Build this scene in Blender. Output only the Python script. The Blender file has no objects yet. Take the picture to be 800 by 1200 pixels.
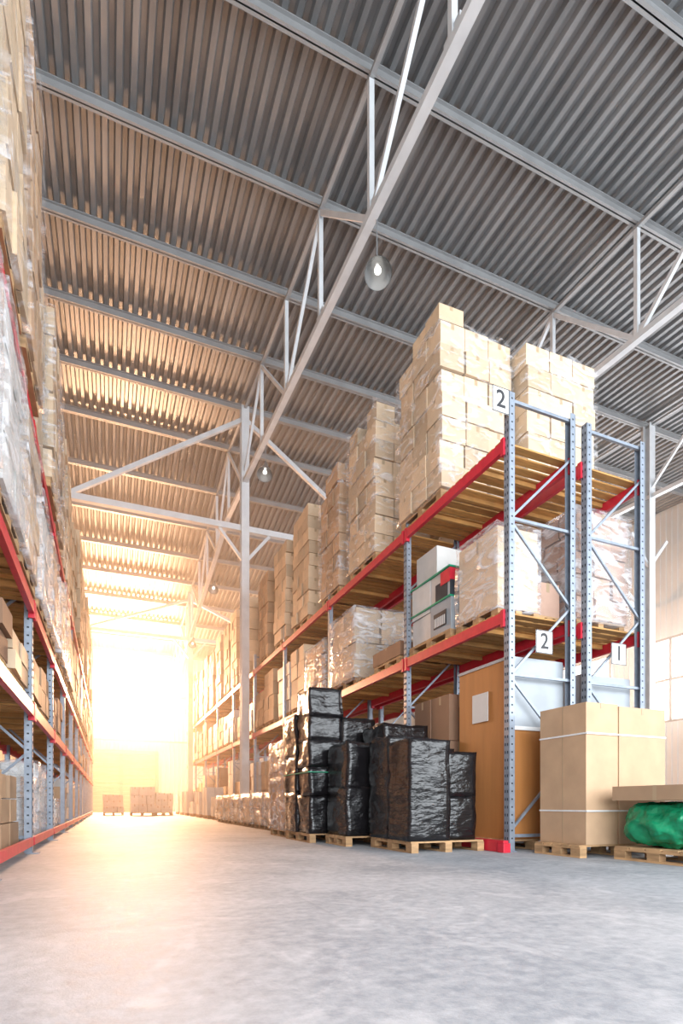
import bpy, math, random
from mathutils import Vector, Matrix, noise
random.seed(7)
S=bpy.context.scene
# ------------------------------------------------------------------ materials
def newmat(name):
    m=bpy.data.materials.new(name); m.use_nodes=True
    nt=m.node_tree; b=nt.nodes['Principled BSDF']
    return m,nt,b
def mat(name,col,rough=.6,metal=0,var=.12,scale=6,bump=0,bscale=30,island=0,coat=0,col2=None,stretch=(1,1,1),bd=.02,spec=.5):
    m,nt,b=newmat(name)
    b.inputs['Roughness'].default_value=rough; b.inputs['Metallic'].default_value=metal; b.inputs['Specular IOR Level'].default_value=spec
    tc=nt.nodes.new('ShaderNodeTexCoord'); mp=nt.nodes.new('ShaderNodeMapping'); mp.inputs['Scale'].default_value=stretch
    nt.links.new(tc.outputs['Object'],mp.inputs['Vector'])
    n=nt.nodes.new('ShaderNodeTexNoise'); n.inputs['Scale'].default_value=scale; n.inputs['Detail'].default_value=5
    nt.links.new(mp.outputs['Vector'],n.inputs['Vector'])
    r=nt.nodes.new('ShaderNodeValToRGB')
    c2=col2 if col2 else [min(1,c*(1+var)) for c in col]
    c1=[c*(1-var) for c in col] if not col2 else col
    r.color_ramp.elements[0].position=.3; r.color_ramp.elements[1].position=.7
    r.color_ramp.elements[0].color=(*c1,1); r.color_ramp.elements[1].color=(*c2,1)
    nt.links.new(n.outputs['Fac'],r.inputs['Fac'])
    out=r.outputs['Color']
    if island:
        g=nt.nodes.new('ShaderNodeNewGeometry')
        mr=nt.nodes.new('ShaderNodeMapRange'); mr.inputs['To Min'].default_value=1-island; mr.inputs['To Max'].default_value=1+island*.6
        nt.links.new(g.outputs['Random Per Island'],mr.inputs['Value'])
        h=nt.nodes.new('ShaderNodeHueSaturation'); nt.links.new(out,h.inputs['Color']); nt.links.new(mr.outputs['Result'],h.inputs['Value'])
        out=h.outputs['Color']
    nt.links.new(out,b.inputs['Base Color'])
    if bump:
        n2=nt.nodes.new('ShaderNodeTexNoise'); n2.inputs['Scale'].default_value=bscale; n2.inputs['Detail'].default_value=4
        nt.links.new(mp.outputs['Vector'],n2.inputs['Vector'])
        bp=nt.nodes.new('ShaderNodeBump'); bp.inputs['Strength'].default_value=bump; bp.inputs['Distance'].default_value=bd
        nt.links.new(n2.outputs['Fac'],bp.inputs['Height']); nt.links.new(bp.outputs['Normal'],b.inputs['Normal'])
    return m
def emis(name,col,st):
    m,nt,b=newmat(name)
    b.inputs['Emission Color'].default_value=(*col,1); b.inputs['Emission Strength'].default_value=st
    b.inputs['Base Color'].default_value=(.8,.8,.8,1)
    return m
def film(name,tint=(.85,.86,.9),lo=.03,hi=.5,f0=.5,f1=.7):
    m,nt,b=newmat(name)
    b.inputs['Base Color'].default_value=(*tint,1); b.inputs['Roughness'].default_value=.15
    tc=nt.nodes.new('ShaderNodeTexCoord'); mp=nt.nodes.new('ShaderNodeMapping'); mp.inputs['Scale'].default_value=(1,1,2.6); mp.inputs['Rotation'].default_value=(.5,.4,0)
    nt.links.new(tc.outputs['Object'],mp.inputs['Vector'])
    n=nt.nodes.new('ShaderNodeTexNoise'); n.inputs['Scale'].default_value=2.6; n.inputs['Detail'].default_value=8; n.inputs['Distortion'].default_value=1.4
    nt.links.new(mp.outputs['Vector'],n.inputs['Vector'])
    r=nt.nodes.new('ShaderNodeMapRange'); r.inputs['From Min'].default_value=f0; r.inputs['From Max'].default_value=f1
    r.inputs['To Min'].default_value=lo; r.inputs['To Max'].default_value=hi
    nt.links.new(n.outputs['Fac'],r.inputs['Value'])
    bp=nt.nodes.new('ShaderNodeBump'); bp.inputs['Strength'].default_value=.8; bp.inputs['Distance'].default_value=.05
    nt.links.new(n.outputs['Fac'],bp.inputs['Height']); nt.links.new(bp.outputs['Normal'],b.inputs['Normal'])
    t=nt.nodes.new('ShaderNodeBsdfTransparent'); mx=nt.nodes.new('ShaderNodeMixShader')
    nt.links.new(r.outputs['Result'],mx.inputs[0]); nt.links.new(t.outputs[0],mx.inputs[1]); nt.links.new(b.outputs[0],mx.inputs[2])
    nt.links.new(mx.outputs[0],nt.nodes['Material Output'].inputs['Surface'])
    return m
M={}
M['carton']=mat('cardboard',(.45,.295,.18),.7,var=.08,scale=4,island=.26)
M['cartonL']=mat('cardboard_pale',(.59,.445,.30),.65,var=.07,scale=4,island=.26)
M['cartonD']=mat('cardboard_brown',(.27,.155,.095),.75,var=.08,scale=3,island=.15)
M['cartonP']=mat('cardboard_pinkish',(.48,.31,.235),.7,var=.08,scale=3,island=.18)
M['tape']=mat('packing_tape',(.40,.29,.18),.3,var=.05)
M['white']=mat('white_box',(.60,.59,.57),.55,var=.06,island=.1)
M['grey']=mat('grey_board',(.34,.37,.40),.5,var=.12,scale=2)
M['orange']=mat('orange_board',(.42,.17,.045),.55,var=.1,scale=2,stretch=(4,4,.6))
M['wood']=mat('pallet_wood',(.46,.28,.14),.8,var=.25,scale=5,island=.25,bump=.2,stretch=(1,1,6))
M['slat']=mat('slat_wood',(.56,.29,.09),.75,var=.2,scale=5,island=.3,stretch=(1,5,1))
M['red']=mat('rack_red_paint',(.60,.022,.045),.4,var=.1,scale=9)
M['blue']=mat('rack_steel_blue',(.27,.31,.37),.4,metal=.3,var=.15,scale=12)
M['hole']=mat('slot_dark',(.03,.035,.045),.8)
M['galv']=mat('purlin_grey',(.25,.255,.26),.5,metal=.1,var=.1,scale=2)
M['trussw']=mat('truss_white_paint',(.52,.54,.56),.5,var=.08,scale=3)
M['deck']=mat('galvanised_deck',(.175,.18,.185),.42,metal=.25,var=.25,scale=.8,stretch=(3,.25,1))
M['wall']=mat('wall_cladding',(.60,.56,.51),.55,var=.05,scale=1)
M['film']=film('stretch_film')
M['filmT']=film('stretch_film_thick',lo=.12,hi=.75,f0=.44,f1=.68)
M['black']=mat('black_stretch_film',(.010,.009,.010),.17,var=.3,scale=3,bump=1,bscale=5.5,stretch=(1,1,2.6),bd=.022,spec=.5)
M['green']=mat('green_plastic',(.006,.25,.11),.25,var=.35,scale=5,bump=1,bscale=9,bd=.03)
M['gtape']=mat('green_tape',(.01,.30,.16),.4)
M['strap']=mat('white_strap',(.75,.75,.74),.4)
M['paper']=mat('paper',(.66,.66,.65),.7,var=.03)
M['ink']=mat('ink',(.03,.03,.035),.6)
M['alu']=mat('lamp_aluminium',(.28,.29,.30),.3,metal=.6,var=.05)
M['refl']=mat('lamp_reflector',(.26,.26,.26),.25,metal=.5,var=.03)
M['bulb']=emis('bulb_glass',(1,.97,.9),1.0)
M['winw']=emis('bright_window_glass',(1,.97,.93),1.3)
M['wino']=emis('sunlit_window_glass',(1,.86,.62),26)
M['frame']=mat('window_frame',(.30,.23,.18),.5)
M['door']=mat('door_paint',(.42,.31,.23),.5,var=.04)
def concrete():
    m,nt,b=newmat('concrete')
    tc=nt.nodes.new('ShaderNodeTexCoord')
    def N(sc,d,w=0,st=None,rot=0):
        n=nt.nodes.new('ShaderNodeTexNoise'); n.inputs['Scale'].default_value=sc; n.inputs['Detail'].default_value=d; n.inputs['Distortion'].default_value=w; n.inputs['Roughness'].default_value=.65
        if st:
            mp=nt.nodes.new('ShaderNodeMapping'); mp.inputs['Scale'].default_value=st; mp.inputs['Rotation'].default_value=(0,0,rot)
            nt.links.new(tc.outputs['Object'],mp.inputs['Vector']); nt.links.new(mp.outputs['Vector'],n.inputs['Vector'])
        else: nt.links.new(tc.outputs['Object'],n.inputs['Vector'])
        return n
    n1=N(.8,12,.8); n2=N(14,12); n3=N(70,4)
    r=nt.nodes.new('ShaderNodeValToRGB'); r.color_ramp.elements[0].position=.40; r.color_ramp.elements[1].position=.60
    r.color_ramp.elements[0].color=(.265,.29,.325,1); r.color_ramp.elements[1].color=(.45,.47,.50,1)
    mx=nt.nodes.new('ShaderNodeMix'); mx.inputs[0].default_value=.5
    nt.links.new(n1.outputs['Fac'],mx.inputs[2]); nt.links.new(n2.outputs['Fac'],mx.inputs[3])
    nt.links.new(mx.outputs[0],r.inputs['Fac'])
    def over(prev,src,p0,p1,fac,col):
        rr=nt.nodes.new('ShaderNodeValToRGB'); rr.color_ramp.elements[0].position=p0; rr.color_ramp.elements[1].position=p1
        nt.links.new(src.outputs['Fac'],rr.inputs['Fac'])
        ml=nt.nodes.new('ShaderNodeMath'); ml.operation='MULTIPLY'; ml.inputs[1].default_value=fac
        nt.links.new(rr.outputs['Color'],ml.inputs[0])
        m2=nt.nodes.new('ShaderNodeMixRGB'); m2.inputs['Color2'].default_value=(*col,1)
        nt.links.new(ml.outputs[0],m2.inputs['Fac']); nt.links.new(prev,m2.inputs['Color1']); return m2.outputs[0]
    c=over(r.outputs['Color'],N(2.3,12,1.5),.54,.64,.4,(.58,.59,.615))
    c=over(c,N(1.3,10,.3,(9,.5,1),.35),.60,.72,.35,(.22,.235,.26))
    c=over(c,N(1.7,10,.3,(.5,8,1),-.5),.62,.74,.3,(.60,.61,.63))
    nt.links.new(c,b.inputs['Base Color'])
    rr=nt.nodes.new('ShaderNodeMapRange'); rr.inputs['To Min'].default_value=.5; rr.inputs['To Max'].default_value=.8
    nt.links.new(n2.outputs['Fac'],rr.inputs['Value']); nt.links.new(rr.outputs['Result'],b.inputs['Roughness'])
    b.inputs['Specular IOR Level'].default_value=.35
    bp=nt.nodes.new('ShaderNodeBump'); bp.inputs['Strength'].default_value=.2; bp.inputs['Distance'].default_value=.01
    nt.links.new(n3.outputs['Fac'],bp.inputs['Height']); nt.links.new(bp.outputs['Normal'],b.inputs['Normal'])
    return m
M['floor']=concrete()
# ------------------------------------------------------------------ builder
class B:
    def __init__(s): s.v=[];s.f=[];s.m=[];s.mats=[];s.sm=[]
    def mi(s,k):
        if k not in s.mats: s.mats.append(k)
        return s.mats.index(k)
    def poly(s,pts,faces,k,smooth=False):
        o=len(s.v); s.v+= [tuple(p) for p in pts]; i=s.mi(k)
        for f in faces: s.f.append([o+a for a in f]); s.m.append(i); s.sm.append(smooth)
    def box(s,x0,x1,y0,y1,z0,z1,k,rz=0):
        p=[(x,y,z) for z in (z0,z1) for (x,y) in ((x0,y0),(x1,y0),(x1,y1),(x0,y1))]
        if rz:
            cx,cy=(x0+x1)/2,(y0+y1)/2; c,t=math.cos(rz),math.sin(rz)
            p=[(cx+(x-cx)*c-(y-cy)*t, cy+(x-cx)*t+(y-cy)*c, z) for x,y,z in p]
        s.poly(p,[(3,2,1,0),(4,5,6,7),(0,1,5,4),(1,2,6,5),(2,3,7,6),(3,0,4,7)],k)
    def bar(s,a,b,w,h,k):
        a=Vector(a);b=Vector(b);d=(b-a).normalized()
        up=Vector((0,0,1)) if abs(d.z)<.95 else Vector((0,1,0))
        x=d.cross(up).normalized(); u=x.cross(d).normalized()
        p=[q+x*sx*w/2+u*sz*h/2 for q in (a,b) for sx,sz in ((-1,-1),(1,-1),(1,1),(-1,1))]
        s.poly(p,[(0,1,2,3),(7,6,5,4),(4,5,1,0),(5,6,2,1),(6,7,3,2),(7,4,0,3)],k)
    def lathe(s,prof,c,k,n=24,rot=None):
        pts=[]
        for r,z in prof:
            for i in range(n):
                t=2*math.pi*i/n; q=Vector((r*math.cos(t),r*math.sin(t),z))
                if rot: q=rot@q
                pts.append(q+Vector(c))
        fs=[(j*n+i,j*n+(i+1)%n,(j+1)*n+(i+1)%n,(j+1)*n+i) for j in range(len(prof)-1) for i in range(n)]
        s.poly(pts,fs,k,True)
    def lump(s,x0,x1,y0,y1,z0,z1,k,amp=.02,fr=3,res=.1,smooth=True,seed=0):
        L=(x1-x0,y1-y0,z1-z0); n=[max(2,int(l/res)) for l in L]; idx={};pts=[];fs=[]
        def vid(i,j,l):
            key=(i,j,l)
            if key not in idx:
                p=Vector((x0+L[0]*i/n[0],y0+L[1]*j/n[1],z0+L[2]*l/n[2]))
                q=noise.noise_vector((p+Vector((seed*3.1,seed,0)))*fr)*amp+noise.noise_vector((p+Vector((seed,0,seed*2)))*fr*3)*amp*.4
                if l==0: q.z=0
                idx[key]=len(pts); pts.append(p+q)
            return idx[key]
        for a,(u,w) in ((0,(1,2)),(1,(0,2)),(2,(0,1))):
            for side in (0,n[a]):
                for i in range(n[u]):
                    for j in range(n[w]):
                        def g(ii,jj):
                            t=[0,0,0]; t[a]=side;t[u]=ii;t[w]=jj; return vid(*t)
                        q=[g(i,j),g(i+1,j),g(i+1,j+1),g(i,j+1)]
                        flip=(side==0) ^ (a==1)
                        if flip: q.reverse()
                        fs.append(q)
        s.poly(pts,fs,k,smooth)
    def obj(s,name,parent=None,bevel=0):
        me=bpy.data.meshes.new(name); me.from_pydata(s.v,[],s.f); 
        for k in s.mats: me.materials.append(M[k])
        me.polygons.foreach_set('material_index',s.m); me.polygons.foreach_set('use_smooth',s.sm); me.update()
        o=bpy.data.objects.new(name,me); S.collection.objects.link(o)
        if parent: o.parent=parent
        if bevel:
            b=o.modifiers.new('bevel','BEVEL'); b.width=bevel; b.segments=2; b.limit_method='ANGLE'
        return o
def pallet(b,x0,x1,y0,y1,z):
    H=.144
    n=max(5,int((y1-y0)/.16)); 
    bw=(y1-y0)/n
    for i in range(n): b.box(x0,x1,y0+i*bw+.012,y0+(i+1)*bw-.012,z+H-.022,z+H,'wood')
    for fx in (0,.5,1):
        cx=x0+.05+(x1-x0-.1)*fx
        b.box(cx-.05,cx+.05,y0,y1,z+H-.044,z+H-.022,'wood'); b.box(cx-.05,cx+.05,y0,y1,z,z+.022,'wood')
        for fy in (0,.5,1):
            cy=y0+.07+(y1-y0-.14)*fy
            b.box(cx-.05,cx+.05,cy-.07,cy+.07,z+.022,z+H-.044,'wood')
def cartons(b,x0,x1,y0,y1,z0,z1,nx,ny,nz,k='carton',j=.02,ragged=0,tape=True):
    lx,ly,lz=(x1-x0)/nx,(y1-y0)/ny,(z1-z0)/nz
    for l in range(nz):
        sx,sy=random.uniform(-j,j),random.uniform(-j,j)
        for a in range(nx):
            for c in range(ny):
                if l==nz-1 and random.random()<ragged: continue
                g=.008; ox,oy=random.uniform(-j,j)+sx,random.uniform(-j,j)+sy; rz=random.uniform(-.03,.03)
                X0=x0+a*lx+g+ox;X1=x0+(a+1)*lx-g+ox;Y0=y0+c*ly+g+oy;Y1=y0+(c+1)*ly-g+oy;Z0=z0+l*lz;Z1=Z0+lz-.012
                b.box(X0,X1,Y0,Y1,Z0,Z1,k,rz)
                if tape and (a in(0,nx-1) or c in (0,ny-1) or l==nz-1):
                    cx=(X0+X1)/2
                    b.box(cx-.028,cx+.028,Y0-.0015,Y1+.0015,Z0+lz*.72,Z1+.002,'tape',rz)
                    cy=(Y0+Y1)/2
                    b.box(X0-.0015,X1+.0015,cy-.025,cy+.025,Z0+lz*.8,Z1-.004,'tape',rz)
def stack(name,x0,x1,y0,y1,z0,z1,nx,ny,nz,k='carton',fl=None,ragged=0,tape=True,pad=.03,extra=0):
    b=B(); pallet(b,x0+pad,x1-pad,y0+pad,y1-pad,z0)
    cartons(b,x0,x1,y0,y1,z0+.146,z1,nx,ny,nz,k,ragged=ragged,tape=tape)
    if extra:
        h=(z1-z0-.146)/nz; cartons(b,x0,x0+(x1-x0)*extra,y0,y0+(y1-y0)*.66,z1,z1+h*.7,1,2,1,k,tape=tape)
    if fl: b.lump(x0-.04,x1+.04,y0-.04,y1+.04,z0+.1,z1+.015,fl,amp=.022,fr=2.5,res=.16,seed=random.random()*9)
    return b.obj(name)
# ------------------------------------------------------------------ room
YB,XL,XR=44.0,-9.5,25.0
b=B(); b.poly([(XL,-9,0),(XR,-9,0),(XR,YB,0),(XL,YB,0)],[(0,1,2,3)],'floor'); b.obj('floor')
RIDGE=22.4
def zr(y): return 13.44+.066*y if y<=RIDGE else 13.44+.066*RIDGE-.15*(y-RIDGE)
def deck():
    b=B(); p=.26; n=int((XR-XL)/p); prof=[]
    for i in range(n+1):
        x=XL+i*p
        prof+=[(x,0),(x+.10,0),(x+.135,.085),(x+.225,.085)]
    ys=[-9,RIDGE,YB]; pts=[];fs=[]
    for y in ys:
        for x,dz in prof: pts.append((x,y,zr(y)+.22+dz))
    m=len(prof)
    for r in range(2):
        for i in range(m-1):
            fs.append((r*m+i,(r+1)*m+i,(r+1)*m+i+1,r*m+i+1))
    b.poly(pts,fs,'deck'); return b.obj('ceiling')
deck()
P=2.65; nodes=[9.24+P*i for i in range(-6,14)]
nodes=[y for y in nodes if y<YB-.3]
for i,y in enumerate(nodes):
    b=B(); z=zr(y)+.11
    b.box(XL,XR,y-.012,y+.012,z-.11,z+.11,'galv'); b.box(XL,XR,y-.07,y+.07,z-.11,z-.09,'galv'); b.box(XL,XR,y-.07,y+.07,z+.09,z+.11,'galv')
    b.obj('roof_purlin')
def truss(X,cols):
    b=B(); dep=2.65
    def bot(y): return zr(y)-dep
    for i in range(len(nodes)-1):
        y0,y1=nodes[i],nodes[i+1]
        b.bar((X,y0,zr(y0)-.05),(X,y1,zr(y1)-.05),.09,.08,'galv')
        b.bar((X,y0,bot(y0)),(X,y1,bot(y1)),.16,.14,'trussw')
        k=round((y0-9.24)/P)
        if k%2==0: b.bar((X,y0,bot(y0)),(X,y1,zr(y1)-.1),.08,.1,'trussw')
        else: b.bar((X,y0,zr(y0)-.1),(X,y1,bot(y1)),.08,.1,'trussw')
    for y in nodes:
        b.bar((X,y,bot(y)),(X,y,zr(y)-.1),.1,.1,'trussw')
        b.box(X-.02,X+.02,y-.2,y+.2,bot(y),bot(y)+.28,'trussw')
    b.obj('roof_truss')
    for y in cols:
        b=B(); zt=zr(y)
        for s in(-1,1): b.box(X-.14,X+.14,y+s*.13-.012,y+s*.13+.012,0.02,zt,'trussw')
        b.box(X-.01,X+.01,y-.12,y+.12,0.02,zt,'trussw'); b.box(X-.14,X+.14,y-.18,y+.18,0,.03,'trussw')
        b.bar((X,y,9.2),(X+.9,y,10.3),.1,.1,'trussw'); b.bar((X,y,9.2),(X-.9,y,10.3),.1,.1,'trussw')
        b.obj('steel_column')
for X,c in ((-2.5,(19.6,34)),(4.45,(19.6,34)),(11.3,(24.8,)),(18.1,(14.3,)),(-8.5,())): truss(X,c)
def xframe(Y):
    b=B(); z=10.4
    b.bar((XL,Y,z),(XR,Y,z),.2,.2,'trussw')
    for X in (4.45,18.3):
        if X+5.6<XR: b.bar((X,Y,zr(Y)-.4),(X+5.6,Y,z+.1),.14,.14,'trussw')
        if X-5.6>XL: b.bar((X,Y,zr(Y)-.4),(X-5.6,Y,z+.1),.14,.14,'trussw')
    b.obj('cross_beam')
xframe(19.6); xframe(34)
def wallX(name,x0,x1,y,h):
    b=B(); p=.3; n=int((x1-x0)/p)
    pr=[]
    for i in range(n):
        x=x0+i*p; pr+=[(x,0),(x+.2,0),(x+.215,.035),(x+.285,.035)]
    pr.append((x0+n*p,0)); pts=[(x,y-d,0) for x,d in pr]+[(x,y-d,h) for x,d in pr]; m=len(pr)
    b.poly(pts,[(i,i+1,m+i+1,m+i) for i in range(m-1)],'wall')
    for z in (5.3,8.7): b.box(x0,x1,y-.12,y-.03,z-.06,z+.06,'frame')
    return b.obj(name)
wallX('wall_back',XL,XR,YB,11.9)
b=B(); 
for i in range(int((YB+9)/.3)):
    y=-9+i*.3
    b.poly([(XR,y,0),(XR,y+.2,0),(XR-.035,y+.215,0),(XR-.035,y+.285,0),(XR,y+.3,0)]+[(XR,y,15.2),(XR,y+.2,15.2),(XR-.035,y+.215,15.2),(XR-.035,y+.285,15.2),(XR,y+.3,15.2)],[(a+1,a,a+5,a+6) for a in range(4)],'wall')
b.obj('wall_right')
b=B(); b.poly([(XL,-9,0),(XL,YB,0),(XL,YB,15.2),(XL,-9,15.2)],[(0,1,2,3)],'wall'); b.obj('wall_left')
def windowX(name,x0,x1,z0,z1,n,k,y=YB-.06):
    b=B(); b.box(x0,x1,y-.03,y,z0,z1,k)
    for i in range(n+1):
        x=x0+(x1-x0)*i/n; b.box(x-.05,x+.05,y-.09,y-.03,z0,z1,'frame')
    for z in (z0,(z0+z1)/2,z1): b.box(x0,x1,y-.09,y-.03,z-.05,z+.05,'frame')
    return b.obj(name)
windowX('window_1',-1.6,4.0,7.7,10.4,3,'wino')
def windowY(name,y0,y1,z0,z1,n,k,x=XR-.06):
    b=B(); b.box(x-.03,x,y0,y1,z0,z1,k)
    for i in range(n+1):
        y=y0+(y1-y0)*i/n; b.box(x-.09,x-.03,y-.05,y+.05,z0,z1,'frame')
    for z in (z0,(z0+z1)/2,z1): b.box(x-.09,x-.03,y0,y1,z-.05,z+.05,'frame')
    return b.obj(name)
windowY('window_2',2,20,4.6,8.6,12,'winw')
windowY('window_3',22,40,4.6,8.6,12,'winw')
b=B(); y=YB-.16
for i in range(14): b.box(-1.6,3.2,y-.03,y,.02+i*.3,.3+i*.3,'door')
b.box(-1.8,-1.6,y-.1,y+.04,0,4.4,'frame'); b.box(3.2,3.4,y-.1,y+.04,0,4.4,'frame'); b.box(-1.8,3.4,y-.1,y+.04,4.25,4.55,'frame'); b.box(.7,.9,y-.06,y,0,4.25,'frame')
b.obj('door_1')
# ------------------------------------------------------------------ racks
def upright(b,x,y,z1,near,flip=1):
    w=.1
    b.box(x-.004,x+.004,y-w/2,y+w/2,.01,z1,'blue')
    X1=x+flip*.085
    xa,xb=min(x,X1),max(x,X1)
    b.box(xa,xb,y-w/2,y-w/2+.006,.01,z1,'blue'); b.box(xa,xb,y+w/2-.006,y+w/2,.01,z1,'blue')
    b.box(min(x,x+flip*.01)-.05,max(x,x+flip*.01)+.08,y-.08,y+.08,0,.012,'blue')
    if near:
        z=.15
        while z<z1-.05:
            for dy in (-.022,.022): b.box(x-flip*.0055-.001,x-flip*.0055+.001,y+dy-.008,y+dy+.008,z,z+.035,'hole')
            b.box(xa+.03,xb-.03,y-w/2-.0012,y-w/2+.001,z+.01,z+.03,'hole')
            z+=.1
def frame(b,xa,xb,y,z1,near=False):
    upright(b,xa,y,z1,near,1); upright(b,xb,y,z1,near,-1)
    z=.25; s=0
    b.bar((xa+.04,y,.2),(xb-.04,y,.2),.04,.04,'blue'); b.bar((xa+.04,y,z1-.08),(xb-.04,y,z1-.08),.04,.04,'blue')
    while z+1.0<z1:
        a,c=(xa+.04,xb-.04) if s%2==0 else (xb-.04,xa+.04)
        b.bar((a,y,z),(c,y,z+1.0),.03,.03,'blue'); z+=1.0; s+=1
        if s%2==0: b.bar((xa+.04,y,z+.02),(xb-.04,y,z+.02),.035,.035,'blue')
def rack(name,xa,xb,ys,levels,z1,near=1,ground=True):
    b=B()
    for i,y in enumerate(ys): frame(b,xa,xb,y,z1,i<near)
    for i in range(len(ys)-1):
        y0,y1=ys[i]+.055,ys[i+1]-.055
        for z in levels:
            for x in (xa,xb):
                b.box(x-.03,x+.03,y0,y1,z-.07,z+.07,'red')
                for yy in (y0,y1): b.box(x-.036,x+.036,yy-.03,yy+.03,z-.12,z+.1,'red')
            n=int((y1-y0)/.17); d=(y1-y0)/n
            for j in range(n):
                b.box(xa-.02,xb+.02,y0+j*d+.025,y0+(j+1)*d-.025,z+.072,z+.094,'slat')
            for j in range(1,4):
                yy=y0+(y1-y0)*j/4; b.box(xa+.035,xb-.035,yy-.025,yy+.025,z+.01,z+.07,'slat')
        if ground:
            for x in (xa,xb): b.box(x-.02,x+.02,y0,y1,.10,.20,'red')
    return b.obj(name)
RY=[5.72,8.35]+[8.35+3.6*i for i in range(1,9)]
rack('pallet_rack',4.68,5.78,RY,[3.0,5.2],5.85,2,ground=False)
rack('pallet_rack',5.99,7.09,RY,[3.0,5.2],5.8,2,ground=False)
LY=[-.32+2.7*i for i in range(0,14)]
rack('pallet_rack',-1.975,-.875,LY,[1.75,3.0,5.2],5.85,5)
b=B(); b.box(4.53,4.61,5.6,6.5,.0,.15,'red'); b.box(4.50,4.61,5.56,5.68,.0,.12,'red'); b.obj('rack_guard',bevel=.008)
def sign(x,y,z,txt,w=.26,h=.32):
    e=B(); e.box(x-w/2,x+w/2,y-.006,y,z-h/2,z+h/2,'paper'); 
    for a in (-1,1): e.box(x+a*(w/2-.006)-.004,x+a*(w/2-.006)+.004,y-.008,y-.006,z-h/2,z+h/2,'ink')
    for a in (-1,1): e.box(x-w/2,x+w/2,y-.008,y-.006,z+a*(h/2-.006)-.004,z+a*(h/2-.006)+.004,'ink')
    o=e.obj('number_sign')
    c=bpy.data.curves.new('numeral','FONT'); c.body=txt; c.size=h*.95; c.extrude=.001; c.align_x='CENTER'; c.align_y='CENTER'; c.offset=.004
    c.materials.append(M['ink']); t=bpy.data.objects.new('numeral',c); S.collection.objects.link(t)
    t.rotation_euler=(math.pi/2,0,0); t.location=(x,y-.009,z); t.parent=o
sign(4.53,5.655,5.68,'2'); sign(5.23,5.655,2.72,'2',.28,.3); sign(6.56,5.655,2.70,'1',.28,.3)
# ------------------------------------------------------------------ goods, right rack
T=5.296; Mz=3.096
stack('pallet_of_cartons',4.64,5.97,7.2,8.5,T,8.0,3,3,7,'cartonL','film',extra=.34)
stack('pallet_of_cartons',6.04,7.45,6.9,8.2,T,7.85,3,3,7,'cartonL','film')
tops=[(9.5,10.75,8.3),(11.3,12.45,8.15),(13.35,14.65,8.3),(15.3,16.5,8.2),(17.3,18.4,8.1)]
y=20.0
while y<36.5:
    tops.append((y,y+1.2,random.uniform(7.8,8.5))); y+=random.choice((1.45,1.6,2.0))
for i,(y0,y1,z) in enumerate(tops):
    stack('pallet_of_cartons',4.66,5.9,y0,y1,T,z,3,3,(8,7,9,8)[i%4],('cartonL','carton','cartonL')[i%3],'film' if y0<13 else None,ragged=.15,tape=y0<20)
for y0 in (9.4,11.2,13.3,16,19,22,25): stack('pallet_of_cartons',6.04,7.2,y0,y0+1.2,T,7.8+random.random()*.4,3,3,7,'carton',None,tape=False)
b=B(); pallet(b,4.72,5.42,5.95,6.9,Mz); cartons(b,4.74,5.42,5.98,6.88,Mz+.146,4.32,1,1,1,'cartonL'); b.lump(4.71,5.45,5.95,6.91,Mz+.1,4.36,'filmT',.025,3,.1); b.obj('wrapped_carton')
b=B(); pallet(b,5.5,5.9,6.05,6.9,Mz); cartons(b,5.5,5.93,6.1,6.9,Mz+.146,3.75,1,2,1,'cartonP'); b.box(5.52,5.9,6.5,6.9,3.76,4.15,'cartonP'); b.obj('pallet_of_boxes')
b=B(); pallet(b,4.7,5.4,7.02,8.25,Mz)
z=Mz+.146
b.box(4.72,5.35,7.05,7.6,z,z+.5,'grey',.02); b.box(4.74,5.35,7.62,8.2,z,z+.42,'white',-.02)
b.box(4.73,5.3,7.07,7.62,z+.505,z+.95,'white',-.02); b.box(4.72,5.3,7.64,8.18,z+.43,z+.98,'white',.03); b.box(4.76,5.3,7.5,8.1,z+.99,z+1.45,'white',.02)
b.box(4.712,4.718,7.12,7.45,z+.52,z+.78,'hole'); b.box(4.705,4.712,7.05,7.3,z+.72,z+.92,'red'); b.box(4.72,5.28,7.055,7.063,z+.52,z+.75,'hole'); b.box(4.72,5.28,7.055,7.063,z+.75,z+.93,'red')
b.box(4.70,5.36,7.05,8.22,z+.94,z+.965,'gtape'); b.box(4.70,5.36,7.04,8.22,z+.49,z+.515,'gtape')
b.box(4.708,4.716,7.15,7.5,z+.1,z+.33,'ink'); 
for i in range(8): b.box(4.704,4.708,7.18+i*.04,7.18+i*.04+.02,z+.12,z+.26,'paper')
b.obj('pallet_of_boxes')
stack('pallet_of_cartons',6.04,7.02,5.9,6.95,Mz,4.78,3,3,5,'cartonP','filmT')
stack('pallet_of_cartons',6.04,7.02,7.2,8.25,Mz,4.6,3,3,4,'cartonP','film')
stack('wrapped_pallet',4.7,5.7,8.6,9.7,Mz,3.5,1,1,1,'cartonD',None)
stack('wrapped_pallet',4.68,5.85,10.45,11.75,Mz,4.7,2,2,4,'cartonL','filmT')
stack('wrapped_pallet',4.68,5.85,12.2,13.5,Mz,4.5,2,2,4,'carton','filmT')
y=13.8
while y<35.5:
    stack('pallet_of_cartons',4.7,5.75,y,y+1.15,Mz,random.uniform(4.0,4.9),2,2,4,random.choice(('carton','cartonL','cartonD','white')),None,tape=False); y+=random.choice((1.3,1.6))
y=8.6
while y<30:
    stack('pallet_of_cartons',6.04,7.0,y,y+1.15,Mz,random.uniform(3.9,4.8),2,2,4,random.choice(('carton','cartonL','cartonD')),None,tape=False); y+=1.35
b=B(); pallet(b,4.75,5.68,5.8,6.95,0)
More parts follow.
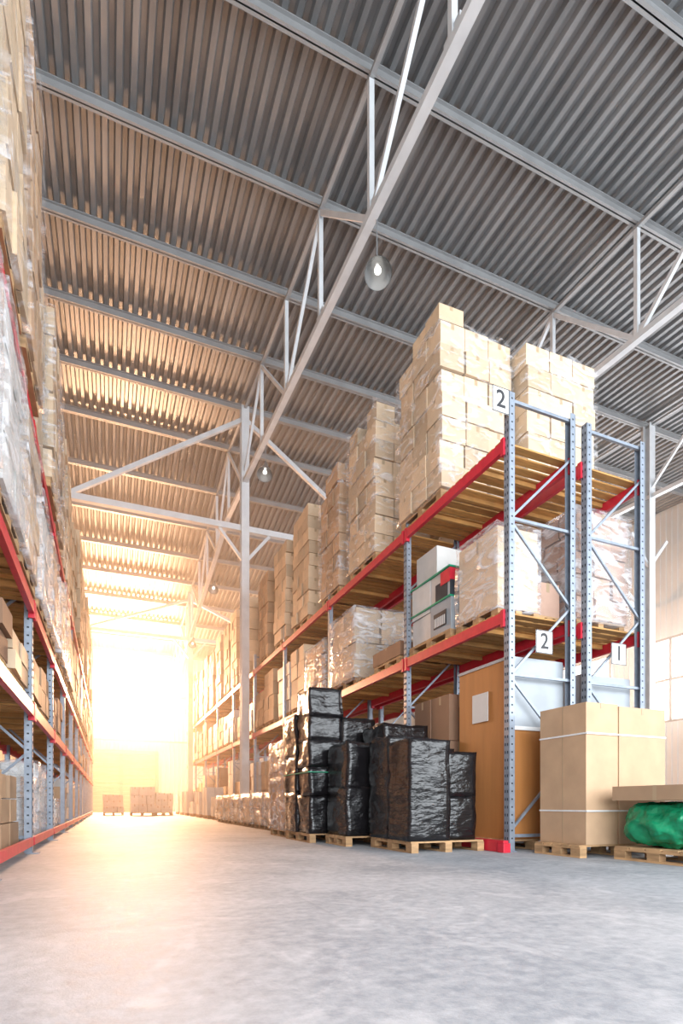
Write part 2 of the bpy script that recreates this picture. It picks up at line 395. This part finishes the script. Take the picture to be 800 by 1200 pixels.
b.box(4.80,5.70,5.83,6.93,.146,2.5,'orange'); b.box(4.79,5.72,5.822,5.832,1.62,2.5,'grey'); b.box(4.79,5.71,5.823,6.94,2.5,2.54,'grey')
b.box(4.788,4.799,6.25,6.6,1.75,2.15,'paper',.0)
b.box(4.79,4.799,5.835,5.9,.2,2.48,'cartonD')
b.box(4.78,5.71,5.808,5.821,1.58,1.63,'strap')
b.obj('boarded_crate')
b=B(); pallet(b,6.04,7.0,5.82,6.95,0); b.box(6.06,7.0,5.85,6.93,.146,1.7,'cartonD'); b.box(6.06,7.0,5.84,6.93,1.71,2.42,'grey'); b.obj('boarded_crate')
stack('pallet_of_boxes',4.75,5.6,7.15,8.2,0,2.3,2,2,3,'cartonD',None)
y=8.6
while y<35.5:
    stack('pallet_of_cartons',4.75,5.7,y,y+1.15,0,random.uniform(1.3,2.6),2,2,4,random.choice(('carton','cartonL','cartonD','white')),None,tape=False); y+=1.45
y=7.2
while y<30:
    stack('pallet_of_cartons',6.04,7.0,y,y+1.15,0,random.uniform(1.5,2.5),2,2,4,random.choice(('carton','cartonD')),None,tape=False); y+=1.45
# black wrapped pallets in the aisle
b=B(); pallet(b,3.42,4.5,5.95,7.1,0)
b.lump(3.4,3.98,5.95,6.55,.146,1.42,'black',.022,3,.06,seed=1); b.lump(3.98,4.42,6.02,6.6,.146,.72,'black',.022,3,.06,seed=2); b.lump(3.98,4.42,6.02,6.6,.71,1.28,'black',.022,3,.06,seed=2.5)
b.lump(3.4,4.0,6.5,7.1,.146,1.52,'black',.022,3,.06,seed=3); b.lump(3.98,4.45,6.55,7.1,.146,1.38,'black',.022,3,.06,seed=4)
b.obj('black_wrapped_pallet')
b=B(); pallet(b,3.1,4.5,7.25,8.05,0)
b.lump(3.12,3.75,7.27,8.02,.146,.85,'black',.022,3,.06,seed=5); b.lump(3.14,3.75,7.27,8.02,.84,1.5,'black',.03,3,.06,seed=6); b.lump(3.74,4.5,7.27,8.02,.146,1.2,'black',.03,3,.06,seed=7); b.lump(3.74,4.45,7.27,8.02,1.19,1.8,'black',.03,3,.06,seed=7.5)
b.obj('black_wrapped_pallet')
b=B(); pallet(b,2.87,4.0,8.14,9.4,0)
for i,(za,zb) in enumerate(((.146,.75),(.74,1.2),(1.19,1.62),(1.61,2.0),(1.99,2.42))):
    b.lump(2.87,3.42,8.14,8.75,za,zb,'black',.03,3,.06,seed=8+i)
for i,(za,zb) in enumerate(((.146,.8),(.79,1.4),(1.39,2.1))):
    b.lump(2.85,3.42,8.76,9.4,za,zb,'black',.03,3,.06,seed=18+i)
b.lump(3.42,4.0,8.14,9.4,.146,2.0,'black',.03,3,.08,seed=25)
b.box(2.83,3.46,8.10,9.43,1.1,1.112,'gtape')
b.obj('black_wrapped_pallet')
b=B(); pallet(b,2.95,4.0,9.6,10.7,0); cartons(b,2.95,4.0,9.6,10.7,.146,1.75,2,2,3,'carton'); b.lump(2.92,4.03,9.57,10.73,.12,1.78,'filmT',.02,3,.12); b.obj('wrapped_pallet')
for i in range(6):
    y0=11.4+i*1.28
    stack('wrapped_pallet',3.35,4.25,y0,y0+1.18,0,.86,2,2,2,'cartonL','filmT')
for i in range(7):
    y0=20.5+i*2.1
    stack('wrapped_pallet',3.6,4.28,y0,y0+1.1,0,random.uniform(.7,1.3),2,2,2,'white',None,tape=False)
# tall strapped cartons, right foreground
b=B(); pallet(b,4.86,6.2,4.7,5.42,0)
b.box(4.95,5.44,4.70,5.42,.146,1.76,'carton'); b.box(5.447,6.21,4.69,5.42,.146,1.74,'carton')
for z in (.52,1.40): b.box(4.942,6.218,4.682,5.428,z,z+.018,'strap')
b.box(5.17,5.21,4.697,5.423,1.70,1.762,'tape'); b.box(4.9475,4.949,5.045,5.055,.15,1.755,'tape')
b.box(5.81,5.85,4.687,5.423,1.66,1.742,'tape')
b.obj('strapped_cartons')
b=B(); pallet(b,5.15,6.2,3.55,4.5,0); b.obj('wooden_pallet')
b=B()
pts=[];n=90;mm=56
for j in range(mm+1):
    ph=math.pi*j/mm
    for i in range(n):
        t=2*math.pi*i/n
        cx=math.copysign(abs(math.cos(t))**.55,math.cos(t)); sx=math.copysign(abs(math.sin(t))**.55,math.sin(t)); sp=math.sin(ph)**.55
        v=Vector((.30*cx*sp,.45*sx*sp,.245*math.copysign(abs(math.cos(ph))**.7,math.cos(ph))))
        w=Vector((v.x,v.y,v.z*.6))
        rid=(.5-abs(noise.noise(w*7)))*.07+(.5-abs(noise.noise(w*17+Vector((3,1,2)))))*.035
        q=noise.noise_vector(v*5)*.05+v.normalized()*(rid-.05)
        v=v+q; v.z=max(min(v.z,.25),-.242)
        pts.append((5.45+v.x,4.04+v.y,.388+v.z))
b.poly(pts,[(j*n+i,(j+1)*n+i,(j+1)*n+(i+1)%n,j*n+(i+1)%n) for j in range(mm) for i in range(n)],'green',True); b.obj('green_plastic_bag')
b=B(); b.box(5.82,6.18,3.56,4.0,.146,.636,'carton'); b.box(5.82,6.18,4.02,4.46,.146,.636,'cartonD'); b.box(5.98,6.02,3.558,4.462,.5,.638,'tape'); b.obj('cardboard_box',bevel=.004)
b=B(); b.box(5.12,6.25,3.5,4.5,.645,.80,'carton',.02); b.box(5.12,6.25,3.97,4.02,.643,.802,'tape',.02)
b.obj('flat_carton',bevel=.004)
# ------------------------------------------------------------------ goods, left rack
ys=[]; 
for i in range(1,13):
    ys+= [LY[i]+.12,LY[i]+1.4]
for y0 in ys:
    near=y0<12
    stack('pallet_of_cartons',-2.0,-.82+random.uniform(-.06,.07),y0,y0+1.18,T,random.uniform(7.9,8.9),2,3,random.choice((6,7,8)),random.choice(('cartonL','cartonL','carton')),'film' if near else None,tape=y0<14)
    stack('wrapped_pallet',-1.95,-.80,y0,y0+1.18,Mz,random.uniform(4.4,4.9),2,2,4,random.choice(('white','cartonL','carton')) ,'filmT' if near else None,tape=False)
    if random.random()<.8: stack('pallet_of_cartons',-1.9,-.9,y0,y0+1.1,1.846,random.uniform(2.3,2.75),2,2,2,random.choice(('carton','cartonL','cartonD')),None,tape=False)
    stack('pallet_of_boxes',-1.9,-1.0,y0,y0+1.1,0,random.uniform(.7,1.4),2,2,3,random.choice(('carton','cartonL','white')),'filmT' if 7<y0<12 else None,tape=False)
rack('storage_rack',10.6,11.1,[9.2+2.7*i for i in range(6)],[1.5],2.6,1)
for i in range(8):
    y0=9.4+i*1.35
    if i%2==1: y0+=.05
    stack('pallet_of_cartons',10.6,11.1,y0,y0+1.0,1.596,2.4,2,2,2,random.choice(('carton','orange')),None,tape=False)
    stack('pallet_of_cartons',10.6,11.1,y0,y0+1.0,0,1.1,2,2,3,'carton',None,tape=False)
for x,w,yy,zz in ((-.3,1.0,31.5,1.1),(1.0,1.2,30.5,1.5),(2.25,.9,30.9,1.2)):
    b=B(); pallet(b,x,x+w,yy,yy+1.2,0); cartons(b,x,x+w,yy,yy+1.2,.146,zz,3,2,3,'white'); b.obj('wrapped_pallet')
def lamp(x,y,ztop,z):
    b=B()
    rot=Matrix.Rotation(math.radians(-26),3,'X')@Matrix.Rotation(math.radians(10),3,'Y')
    c=Vector((x,y,z)); tp=c+rot@Vector((0,0,.44))
    b.bar((tp.x,tp.y,ztop),tp,.02,.02,'alu')
    b.lathe([(.0,.44),(.05,.44),(.075,.40),(.08,.24),(.10,.20),(.0,.20)],c,'alu',20,rot)
    b.lathe([(.09,.21),(.13,.15),(.19,.04),(.235,-.10),(.245,-.12)],c,'alu',28,rot)
    b.lathe([(.24,-.12),(.23,-.10),(.185,.04),(.125,.14),(.05,.19),(0,.19)],c,'refl',28,rot)
    b.lathe([(0,-.06),(.04,-.05),(.065,-.01),(.06,.04),(.035,.1),(.03,.18)],c,'bulb',16,rot)
    b.obj('pendant_lamp')
for y,z in ((8.95,10.2),(16.8,10.9),(26,10.6),(33,9.9)): lamp(4.45,y,zr(y)-2.7,z)
# ------------------------------------------------------------------ scatter volume added in the far half for the glow around the window
m=bpy.data.materials.new('glow_haze'); m.use_nodes=True; nt=m.node_tree; nt.nodes.remove(nt.nodes['Principled BSDF'])
vs=nt.nodes.new('ShaderNodeVolumeScatter'); vs.inputs['Color'].default_value=(1,.90,.78,1); vs.inputs['Density'].default_value=.0085; vs.inputs['Anisotropy'].default_value=.62
nt.links.new(vs.outputs[0],nt.nodes['Material Output'].inputs['Volume']); M['haze']=m
b=B(); b.box(-9.4,24.8,10,YB-.2,.02,16,'haze'); b.obj('glow_haze')
# ------------------------------------------------------------------ lights
def area(name,loc,rot,sx,sy,p,col):
    l=bpy.data.lights.new(name,'AREA'); l.shape='RECTANGLE'; l.size=sx; l.size_y=sy; l.energy=p; l.color=col
    o=bpy.data.objects.new(name,l); S.collection.objects.link(o); o.location=loc; o.rotation_euler=rot; return o
area('front_fill_light',(6,-8.5,5.5),(math.radians(92),0,0),26,9,4100,(.90,.955,1))  # unseen fill light added behind the camera to brighten hall and roof
area('far_window_sun',(1.2,YB-.6,9.0),(math.radians(-70),0,0),5.4,2.5,11500,(1,.52,.27))
area('side_window_daylight',(XR-.4,12,6.6),(0,math.radians(95),0),5,26,2700,(.98,.98,1))
w=bpy.data.worlds.new('sky'); S.world=w; w.use_nodes=True
w.node_tree.nodes['Background'].inputs[0].default_value=(.88,.94,1,1); w.node_tree.nodes['Background'].inputs[1].default_value=1.1
# ------------------------------------------------------------------ camera
cd=bpy.data.cameras.new('camera'); cam=bpy.data.objects.new('camera',cd); S.collection.objects.link(cam)
cd.sensor_fit='HORIZONTAL'; cd.sensor_width=36; cd.lens=29.25; cd.shift_y=.4275; cd.clip_end=200
cam.location=(0,0,.61); cam.rotation_euler=(math.pi/2,0,math.radians(-22.7)); S.camera=cam
S.view_settings.view_transform='Standard'; S.view_settings.exposure=.58
